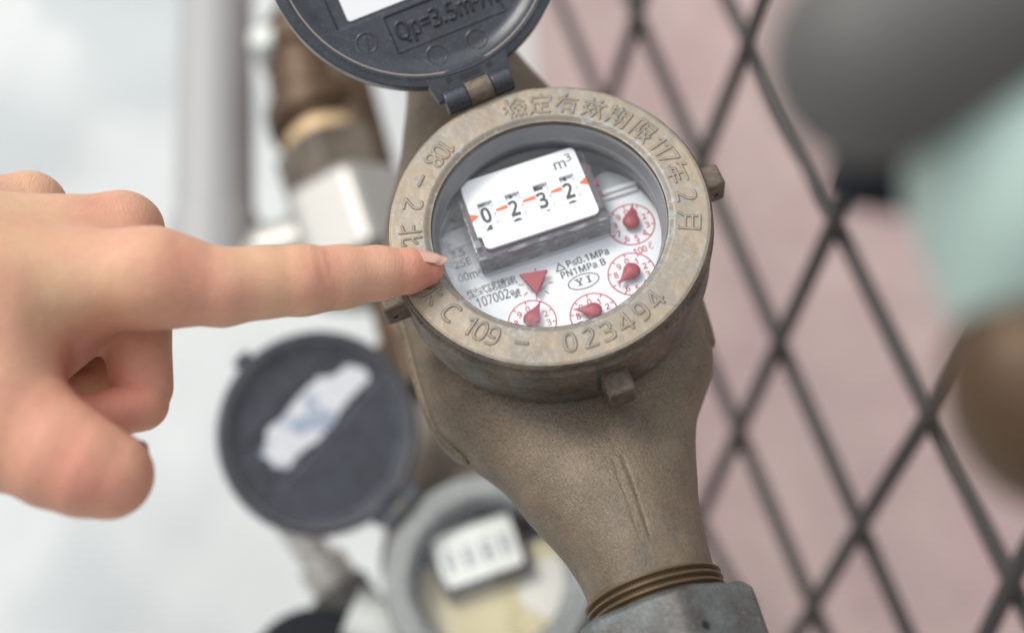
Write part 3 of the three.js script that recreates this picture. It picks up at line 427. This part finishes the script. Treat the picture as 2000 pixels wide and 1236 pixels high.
const LITTLE = [J(-80, 420, -26, 62), J(60, 620, -20, 52), J(120, 700, -12, 46)], LITTLE2 = [J(112, 712, -12, 40), J(20, 740, -6, 34)];
const THUMB = [J(-190, 740, 46, 190), J(20, 830, 56, 128), J(110, 886, 60, 108), J(165, 912, 61, 98), J(212, 928, 60, 87)];
const BACK = [[J(-420, 520, 56, 160), J(-60, 560, 40, 118), J(300, 543, 36, 88)], [J(-420, 470, 38, 150), J(-60, 480, 22, 100), J(232, 450, 12, 71)], [J(-420, 440, 20, 140), J(-120, 440, 2, 96), J(50, 405, -8, 66)], [J(-420, 450, 0, 110), J(-80, 430, -22, 66)]];
const PALM = [J(-420, 650, 44, 250), J(-120, 660, 40, 205), J(85, 630, 22, 112)];
const ARM = [J(-1150, 760, 120, 330), J(-420, 600, 44, 235)];
function skin(p) {
  let back = chain(p, PALM, 8); for (const b of BACK) back = smin(back, chain(p, b, 6), 20); back = smin(back, chain(p, ARM, 10), 20);
  let d = smin(back, chain(p, INDEX, 5), 7);
  d = smin(d, chain(p, MIDDLE, 5), 4.5); d = smin(d, chain(p, RING, 4), 3); d = smin(d, chain(p, LITTLE, 4), 3);
  let curl = Math.min(chain(p, MIDDLE2, 4), chain(p, RING2, 4)); curl = Math.min(curl, chain(p, LITTLE2, 3));
  d = smin(d, curl, 1.1);
  const th = chain(p, THUMB, 6); d = smin(d, th, lerp(26, 2.0, smooth(J(20, 0, 60, 1)[0], J(165, 0, 60, 1)[0], p[0])));
  // creases over the joints of the index finger, and tendons on the back of the hand
  for (const [px, py, w, a] of [[640, 541, 1.2, 0.26], [656, 541, 0.9, 0.18], [620, 545, 1.1, 0.16], [755, 532, 0.9, 0.1], [405, 560, 2.2, 0.2]]) { const j = J(px, py, 22, 1), q = (p[0] - j[0]) + (p[1] - j[1]) * 0.3; if (d < 4 && Math.abs(q) < 4) d += a * Math.exp(-(q * q) / (w * w)) * (0.15 + 0.85 * smooth(-2, 5, p[1] - j[1] + (p[2] - j[2]) * 0.4)) * (0.5 + 0.7 * vnoise(p[1] * 0.4, p[2] * 0.4, px)); }
  d = Math.max(d, -326 - p[0]);
  if (d < 3) d -= 0.35 * (fbm(p[0] * 0.11, p[1] * 0.11, p[2] * 0.11, 2) - 0.5);
  return d;
}
function netSurface(f, lo, hi, h) {                          // surface nets
  const n = [0, 1, 2].map((k) => Math.ceil((hi[k] - lo[k]) / h) + 1), idx = (i, j, k) => (k * n[1] + j) * n[0] + i, val = new Float32Array(n[0] * n[1] * n[2]);
  // coarse pass first: skip blocks that are far from the surface
  const B = 5; for (let k = 0; k < n[2]; k += B) for (let j = 0; j < n[1]; j += B) for (let i = 0; i < n[0]; i += B) {
    const c = f([lo[0] + (i + B / 2) * h, lo[1] + (j + B / 2) * h, lo[2] + (k + B / 2) * h]), far = Math.abs(c) > B * h * 1.3 + 3;
    for (let c2 = k; c2 < Math.min(k + B, n[2]); c2++) for (let b2 = j; b2 < Math.min(j + B, n[1]); b2++) for (let a2 = i; a2 < Math.min(i + B, n[0]); a2++) val[idx(a2, b2, c2)] = far ? c : f([lo[0] + a2 * h, lo[1] + b2 * h, lo[2] + c2 * h]);
  }
  const vid = new Int32Array(val.length).fill(-1), P = [], I = [];
  const C8 = [[0, 0, 0], [1, 0, 0], [0, 1, 0], [1, 1, 0], [0, 0, 1], [1, 0, 1], [0, 1, 1], [1, 1, 1]], ED = [[0, 1], [0, 2], [0, 4], [1, 3], [1, 5], [2, 3], [2, 6], [3, 7], [4, 5], [4, 6], [5, 7], [6, 7]];
  for (let k = 0; k < n[2] - 1; k++) for (let j = 0; j < n[1] - 1; j++) for (let i = 0; i < n[0] - 1; i++) {
    const v = C8.map(([a, b, c]) => val[idx(i + a, j + b, k + c)]); let m = 0; for (const q of v) if (q < 0) m++; if (m === 0 || m === 8) continue;
    let s = [0, 0, 0], c = 0; for (const [a, b] of ED) if ((v[a] < 0) !== (v[b] < 0)) { const t = v[a] / (v[a] - v[b]); for (let e = 0; e < 3; e++) s[e] += lerp(C8[a][e], C8[b][e], t); c++; }
    vid[idx(i, j, k)] = P.length / 3; P.push(lo[0] + (i + s[0] / c) * h, lo[1] + (j + s[1] / c) * h, lo[2] + (k + s[2] / c) * h);
  }
  const quad = (a, b, c, d, flip) => flip ? I.push(a, c, b, a, d, c) : I.push(a, b, c, a, c, d);
  for (let k = 1; k < n[2] - 1; k++) for (let j = 1; j < n[1] - 1; j++) for (let i = 1; i < n[0] - 1; i++) {
    const s = val[idx(i, j, k)] < 0;
    if (s !== val[idx(i + 1, j, k)] < 0) quad(vid[idx(i, j - 1, k - 1)], vid[idx(i, j, k - 1)], vid[idx(i, j, k)], vid[idx(i, j - 1, k)], !s);
    if (s !== val[idx(i, j + 1, k)] < 0) quad(vid[idx(i - 1, j, k - 1)], vid[idx(i - 1, j, k)], vid[idx(i, j, k)], vid[idx(i, j, k - 1)], !s);
    if (s !== val[idx(i, j, k + 1)] < 0) quad(vid[idx(i - 1, j - 1, k)], vid[idx(i, j - 1, k)], vid[idx(i, j, k)], vid[idx(i - 1, j, k)], !s);
  }
  return [P, I];
}
function handSpace(P, N, origin) { const out = []; for (let i = 0; i < P.length; i += 3) { const w = V(0, 0, 0).addScaledVector(RIGHT, P[i] * mm).addScaledVector(UP, P[i + 1] * mm).addScaledVector(FWD, (N ? -P[i + 2] : D0 * 1000 - P[i + 2]) * mm); if (!N) w.add(EYE).sub(origin); out.push(w.x, w.y, w.z); } return out; }
{
  std('skin', { vertexColors: true, roughness: 0.48, bumpMap: tex(512, (u, v) => { const a = vnoise(u * 60 + 6 * fbm(u * 8, v * 8, 91, 2, 8), v * 90, 92, 0), b = vnoise(u * 90, v * 50 + 6 * fbm(u * 8, v * 8, 94, 2, 8), 95, 0); return g1(0.5 * Math.abs(a - 0.5) * 2 + 0.5 * Math.abs(b - 0.5) * 2); }, false, 0.03), bumpScale: 0.00012, sheen: 0.25, sheenColor: new THREE.Color(0.9, 0.55, 0.45), sheenRoughness: 0.5, specularIntensity: 0.6 });
  std('nail', { color: new THREE.Color(0.645, 0.39, 0.305), roughness: 0.36, clearcoat: 0.15, clearcoatRoughness: 0.3 });
  const base = at(-150, 620, 0.39), hand = thing('hand', 'bare hand with pointing index finger touching the ring of the bronze meter', 'hand', base);
  const [P, I] = netSurface(skin, [-330, -80, -60], [-14, 75, 130], 1.25), N = [], col = [], E = 0.25;
  const near = (p, j, r) => Math.exp(-(((p[0] - j[0]) ** 2 + (p[1] - j[1]) ** 2 + (p[2] - j[2]) ** 2) / (r * r)));
  const pads = [[J(848, 536, 12, 1), 11, 1.0], [J(315, 500, 60, 1), 17, 0.5], [J(410, 560, 50, 1), 10, 0.35], [J(250, 420, 20, 1), 14, 0.3], [J(640, 520, 30, 1), 9, 0.35], [J(235, 930, 78, 1), 14, 0.3], [J(260, 770, 40, 1), 18, 0.5], [J(120, 800, 40, 1), 20, 0.6], [J(40, 880, 90, 1), 24, 0.2]];
  for (let i = 0; i < P.length; i += 3) {
    const p = [P[i], P[i + 1], P[i + 2]], g = [0, 1, 2].map((k) => { const a = [...p], b = [...p]; a[k] += E; b[k] -= E; return skin(a) - skin(b); }), l = Math.hypot(...g); N.push(g[0] / l, g[1] / l, g[2] / l);
    let r = 0.16 + 0.75 * (fbm(p[0] * 0.09, p[1] * 0.09, p[2] * 0.09, 4) - 0.42); for (const [j, rr, a] of pads) r += a * near(p, j, rr);
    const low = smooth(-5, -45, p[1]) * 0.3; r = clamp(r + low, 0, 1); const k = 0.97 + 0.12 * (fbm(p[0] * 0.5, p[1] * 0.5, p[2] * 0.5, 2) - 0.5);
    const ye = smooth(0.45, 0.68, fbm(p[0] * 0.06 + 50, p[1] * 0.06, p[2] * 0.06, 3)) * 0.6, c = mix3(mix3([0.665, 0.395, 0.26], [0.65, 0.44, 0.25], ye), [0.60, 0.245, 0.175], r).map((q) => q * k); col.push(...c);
  }
  const g = new THREE.BufferGeometry(); g.setAttribute('position', new THREE.Float32BufferAttribute(handSpace(P, false, base), 3)); g.setAttribute('normal', new THREE.Float32BufferAttribute(handSpace(N, true), 3)); g.setAttribute('color', new THREE.Float32BufferAttribute(col, 3)); const uv = []; for (let i = 0; i < P.length; i += 3) uv.push(Math.atan2(P[i + 1], P[i + 2] - 25) * 0.02, P[i] * mm); g.setAttribute('uv', new THREE.Float32BufferAttribute(uv, 2)); g.setIndex(I);
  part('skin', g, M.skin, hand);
  // a nail follows the end of its finger: axis a -> b (mm), «up» is the back of the finger
  const nail = (name, a, b, up, r0, r1, span, over) => {
    const ax = V(...b.slice(0, 3)).sub(V(...a.slice(0, 3))), L = ax.length(); ax.normalize(); const u = V(...up).addScaledVector(ax, -V(...up).dot(ax)).normalize(), s = ax.clone().cross(u), pos = [], q = V(0, 0, 0);
    const sheet = (lift) => grid(24, 20, (uu, vv, p, t) => { const th = (uu - 0.5) * 2 * rad(span), x = vv * (L + over), rr = lerp(r0, r1, smooth(0, 1, vv) ) + lift - 0.8 * smooth(0.28, 0, vv) - 0.25 * Math.pow(Math.abs(uu - 0.5) * 2, 4) - 0.8 * smooth(0.75, 1, vv), fr = x - (over + 1.2) * Math.pow(Math.abs(uu - 0.5) * 2, 3) * smooth(0.6, 1, vv); p.set(...a.slice(0, 3)).addScaledVector(ax, fr).addScaledVector(u, Math.cos(th) * rr).addScaledVector(s, Math.sin(th) * rr); t.set(uu, vv); });
    const out = [0, -0.45].map((l) => { const k = sheet(l), pp = handSpace(Array.from(k.attributes.position.array), false, base); k.setAttribute('position', new THREE.Float32BufferAttribute(pp, 3)); k.computeVertexNormals(); return k; });
    part(name, mergeGeometries(out), M.nail, hand);
  };
  nail('fingernail', J(785, 529, 11, 1), J(862, 531, 8.2, 1), [0.06, 1, 0.32], 7.3, 5.3, 46, 1.3);
  nail('thumbnail', J(206, 920, 60, 1), J(276, 912, 58, 1), [0.42, 0.42, -0.8], 12.4, 8.4, 46, 2.0);
}
// ---------- pipes, fittings and the other meters ----------
std('greyCap', { map: patina, color: new THREE.Color(1.0, 1.02, 1.0), roughness: 0.55, metalness: 0.15 });
std('oldDial', { color: new THREE.Color(0.6, 0.55, 0.4), roughness: 0.5 });
std('cream', { color: new THREE.Color(0.7, 0.73, 0.68), roughness: 0.4 });
std('paper', { map: tex(256, (u, v) => mix3([0.955, 0.96, 0.97], [0.62, 0.68, 0.78], smooth(0.5, 0.68, fbm(u * 9, v * 9, 81, 3, 9)) * 0.75), true, 0.06), roughness: 0.7 });
std('oldLid', { map: plasticTint, color: new THREE.Color(2.1, 2.0, 1.95), roughness: 0.55 });
std('greyPipe', { color: new THREE.Color(0.36, 0.355, 0.35), roughness: 0.5 });
std('brownBronze', { map: castColor, color: new THREE.Color(0.56, 0.42, 0.31), roughness: 0.45, metalness: 0.4 });
std('brass', { color: new THREE.Color(0.6, 0.43, 0.24), roughness: 0.55, metalness: 0.35 });
std('nickel', { color: new THREE.Color(0.4, 0.385, 0.355), roughness: 0.35, metalness: 0.35 });
std('blackPlastic', { color: new THREE.Color(0.012, 0.014, 0.018), roughness: 0.75, specularIntensity: 0.35 });
std('mint', { color: new THREE.Color(0.45, 0.575, 0.515), roughness: 0.4 });
std('ironGrey', { color: new THREE.Color(0.1, 0.096, 0.09), roughness: 0.6, metalness: 0.2 });
const dialOld = Object.assign(new THREE.MeshPhysicalMaterial({ map: canvasTex(512, 512, (c, W) => { c.fillStyle = '#cfc6a4'; c.fillRect(0, 0, W, W); c.fillStyle = '#dcdad2'; c.beginPath(); c.arc(W * 0.84, W * 0.62, W * 0.2, 0, 7); c.fill(); c.fillStyle = '#c6bc94'; c.fillRect(W * 0.2, W * 0.56, W * 0.42, W * 0.44); c.strokeStyle = '#8a6a50'; c.lineWidth = 3; c.beginPath(); c.arc(W * 0.62, W * 0.8, W * 0.1, 0, 7); c.stroke(); }), roughness: 0.5, side: THREE.DoubleSide }), { name: 'oldDialPrint' });
const meter3 = makeMeter({ label: 'blurred grey water meter low at the front, its open lid with torn white label', pos: V(-0.0505, -0.2661, 0.0219), yaw: 5, dial: 8, hinge: 131, open: 35, fine: false, lidKind: 'torn', digits: [[0, 1], [8, 0.3], [8, 0], [9, 0.4]],
  mats: { body: M.capBronze, cap: M.greyCap, knuckle: M.patinaBronze, lid: M.oldLid, dial: dialOld, plate: M.cream, label: M.paper, tintA: [0.225, 0.235, 0.23], tintB: [0.17, 0.18, 0.178] } });
function oriented(o, from, to) { o.quaternion.setFromUnitVectors(V(0, 1, 0), to.clone().sub(from).normalize()); return o; }
// union nuts screwed on the two ends of the sharp meter, each with a stub of pipe
const axis5 = V(Math.sin(rad(5)), 0, Math.cos(rad(5)));
function unionNut(name, label, origin, dir, s0, m, seal) {
  const d = axis5.clone().multiplyScalar(dir), c = origin.clone().add(V((dir > 0 ? -0.8 : -9.2) * mm, 0, 0)).addScaledVector(d, s0 * mm).add(V(0, -45 * mm, 0)), t = thing(name, label, 'pipe nut', c); t.quaternion.setFromRotationMatrix(new THREE.Matrix4().makeBasis(V(0, 1, 0).cross(d).normalize(), d, V(0, 1, 0).cross(d).normalize().cross(d)));
  let g = prism(6, 25.6, 18, 32, 0.75); g.rotateY(rad(-8));
  part('nut', g.translate(0, 16 * mm, 0), m, t); part('pipe_stub', capped([V(0, 0.02, 0), V(0, 0.15, 0), V(0, 0.3, 0), V(0, 0.5, 0)], 17 * mm, 8, 40), m, t);
  if (seal) {                                                 // uncut seal-wire hole: a dark disc gives its inner shade, on the lens-side flat
    t.updateMatrixWorld(true); const dir = at(1379, 1221, 1).sub(EYE).normalize(), h = new THREE.Raycaster(EYE, dir).intersectObject(t.children[0])[0];
    if (h) { const o = part('seal_hole_shade', new THREE.CylinderGeometry(1.4 * mm, 1.2 * mm, 1.2 * mm, 24), M.dark, t); o.position.copy(t.worldToLocal(h.point.clone())); o.quaternion.setFromUnitVectors(V(0, 1, 0), h.face.normal.clone().multiplyScalar(h.face.normal.clone().transformDirection(t.matrixWorld).dot(dir) > 0 ? -1 : 1)); o.translateY(-0.5 * mm); }
  }
  return t;
}
unionNut('union_nut', 'large grey-green hexagonal nut below the threaded end of the sharp meter', V(0, 0, 0), 1, 115.5, M.patinaBronze, true);
unionNut('union_nut', 'dark nut behind the open lid of the sharp meter', V(0, 0, 0), -1, 112, M.capBronze);
unionNut('union_nut', 'dark brown nut behind the blurred grey meter', meter3.position, -1, 112, M.brownBronze);
{ // pipe run from the low meter away to the upper left
  const Y = -0.312, a = onLevel(706, 480, Y), b = onLevel(634, 270, Y), n0 = meter3.position.clone().add(V(0, -0.045, 0)).addScaledVector(axis5, -0.24);
  const pipe = thing('supply_pipe', 'dull beige pipe leading from the grey meter to the white valve', 'pipe', n0); part('pipe', capped([V(0, 0, 0), a.clone().sub(n0).multiplyScalar(0.35), a.clone().sub(n0).multiplyScalar(0.7), a.clone().sub(n0)], 17 * mm, 24, 32), M.nickel, pipe);
  const D = b.clone().sub(a).normalize(), q = new THREE.Quaternion().setFromUnitVectors(V(0, 1, 0), D);
  const v = thing('shutoff_valve', 'pale metal valve block under the brass ring, behind the pointing finger', 'valve', a); v.quaternion.copy(q); v.scale.setScalar(1.18);
  part('valve_body', prism(6, 29, 15, 46, 0.8).rotateY(rad(20)).translate(0, 4 * mm, 0), M.nickel, v); 
  const sd = part('side_boss', lathe(rounded([[0.01, 0], [15, 0], [15, 24], [11, 29], [0.01, 29]], 2), 40), M.nickel, v); sd.rotation.z = rad(80); sd.position.set(-22 * mm, 10 * mm, 4 * mm);
  part('boss_cap', lathe(rounded([[0.01, 0], [8, 0], [8, 4], [0.01, 5]], 1), 32).translate(0, 29 * mm, 0), M.brass, sd);
  part('valve_nut', prism(6, 25, 15, 26, 0.8).translate(0, 42 * mm, 0), M.capBronze, v);
  part('brass_ring', lathe(rounded([[12, 54], [20, 54], [20.5, 58], [20.5, 70], [19, 74], [12, 74]], 1.5), 60), M.brass, v);
  const e0 = a.clone().addScaledVector(D, 0.078), e = thing('pipe_elbow', 'brown bronze elbow above the brass ring, left of the open lid', 'pipe elbow', e0); e.quaternion.copy(q); e.scale.setScalar(1.14);
  const loc = (px, py) => e.worldToLocal(onLevel(px, py, Y)); e.updateMatrixWorld(true); part('elbow', capped([V(0, 0, 0), loc(612, 195), loc(600, 130), loc(606, 55), loc(650, -40)], 21.5 * mm, 40, 40), M.brownBronze, e);
  part('collar', lathe(rounded([[18, 6], [25, 6], [26.5, 9], [26.5, 20], [25, 23], [18, 23]], 1.5), 60), M.brownBronze, e);
  const c2 = part('collar', lathe(rounded([[18, -10], [25, -10], [26, -7], [26, 7], [25, 10], [18, 10]], 1.5), 60), M.brownBronze, e); c2.position.copy(loc(600, 95)); c2.quaternion.setFromUnitVectors(V(0, 1, 0), loc(602, 70).sub(loc(600, 120)).normalize());
  const w = onLevel(522, 95, -0.3), k = thing('plastic_knob', 'small white knob left of the brown elbow', 'knob', w); part('cap', lathe(rounded([[0.01, 14], [7, 14], [9, 10], [9, -10], [0.01, -10]], 2), 32), M.cream, k); part('stem', lathe([[0.01, -10], [4, -10], [4, -90]], 20), M.ironGrey, k);
}
{ const Y = -0.352, a = onLevel(425, -500, Y), b = onLevel(418, 560, Y), p = thing('grey_pipe', 'thick grey pipe running away along the pale ground at the left', 'pipe', b), d = a.clone().sub(b); part('pipe', capped([V(0, 0, 0), d.clone().multiplyScalar(0.3), d.clone().multiplyScalar(0.6), d], 24 * mm, 20, 48), M.greyPipe, p);
  const c = part('socket', lathe(rounded([[24.2, 0], [27.5, 0], [27.5, 46], [24.2, 46]], 2), 60), M.greyPipe, p); c.quaternion.setFromUnitVectors(V(0, 1, 0), d.clone().normalize()); }
{ const p = at(605, 1318, 0.69), t = thing('black_cap', 'round black cap at the bottom edge, left of the grey meter', 'cap', p); part('cap', lathe(rounded([[0.01, 2], [30, 0.5], [34.5, -2], [35, -12], [33, -14], [0.01, -14]], 3), 80), M.blackPlastic, t); part('housing', lathe(rounded([[30, -14], [31, -60], [27, -110]], 4), 60), M.capBronze, t); }
{ const p = at(640, 1120, 0.74), t = thing('pipe_fitting', 'small dull metal fitting under the torn-label lid', 'pipe fitting', p); t.rotation.set(rad(-70), 0, rad(25)); part('ring', lathe(rounded([[6, -9], [12, -9], [13, -6], [13, 8], [6, 9]], 1.5), 40), M.nickel, t); part('nut', prism(6, 15, 6, 16, 0.8).translate(0, -16 * mm, 0), M.ironGrey, t); part('tail', lathe(rounded([[0.01, 9], [9, 9], [9, 60], [0.01, 60]], 1), 32), M.nickel, t); }
{ const p = at(702, 1192, 0.70), t = thing('white_elbow', 'white plastic pipe bend behind the black cap', 'pipe elbow', p); part('bend', capped([V(-0.004, 0, 0), V(0.012, -0.004, 0.01), V(0.03, -0.025, 0.02), V(0.034, -0.07, 0.022)], 13 * mm, 24, 32), M.cream, t); }
{ // valve close to the lens at the right
  const p = at(2050, 500, 0.21), t = thing('standpipe_valve', 'strongly blurred valve at the right edge with grey head, mint green funnel and brown body', 'valve', p), add = (name, px, py, d, g, m, tilt) => { const o = part(name, g, m, t); o.position.copy(at(px, py, d)).sub(p); if (tilt) o.quaternion.setFromUnitVectors(V(0, 1, 0), V(0, 0, 0).addScaledVector(RIGHT, tilt[0]).addScaledVector(UP, tilt[1]).addScaledVector(FWD, tilt[2]).normalize()); return o; };
  add('head', 1800, 62, 0.195, new THREE.CapsuleGeometry(15 * mm, 34 * mm, 16, 40).translate(0, 10 * mm, 0), M.ironGrey, [0.86, 0.48, -0.1]);
  add('head_shade', 1850, 165, 0.212, new THREE.CapsuleGeometry(12.5 * mm, 30 * mm, 16, 40).translate(0, 10 * mm, 0), M.blackPlastic, [0.86, 0.5, 0]);  // shade along the lower edge of the head, added as a dark capsule
  add('neck', 1745, 300, 0.225, lathe(rounded([[0.01, 14], [9, 14], [10, 8], [10, -7], [9, -9], [0.01, -9]], 2), 40), M.blackPlastic, [0.1, 1, -0.2]);
  add('funnel', 2000, 355, 0.205, lathe(rounded([[0.01, 21], [10, 20.5], [16, 15], [18, 6], [16.5, -5], [12, -13], [7.5, -20], [5, -22.5], [0.01, -22.5]], 5, 6), 60), M.mint, [0.16, 1, -0.2]);
  add('body', 2025, 770, 0.205, new THREE.SphereGeometry(13 * mm, 48, 32).scale(1, 1.3, 1), M.brownBronze, [-0.2, 1, 0]);
  const q = (px, py, d) => at(px, py, d).sub(p); part('riser', capped([q(2010, 760, 0.205), q(2150, 800, 0.205), q(2330, 840, 0.22), q(2480, 900, 0.3), q(2500, 980, 0.6), q(2500, 1000, 1.1)], 8 * mm, 40, 24), M.brownBronze, t); part('branch', capped([q(2350, 850, 0.225), q(2380, 400, 0.225), q(2150, 60, 0.225), q(1900, 20, 0.225)], 6 * mm, 40, 20), M.ironGrey, t);
}
renderer.render(scene, camera);
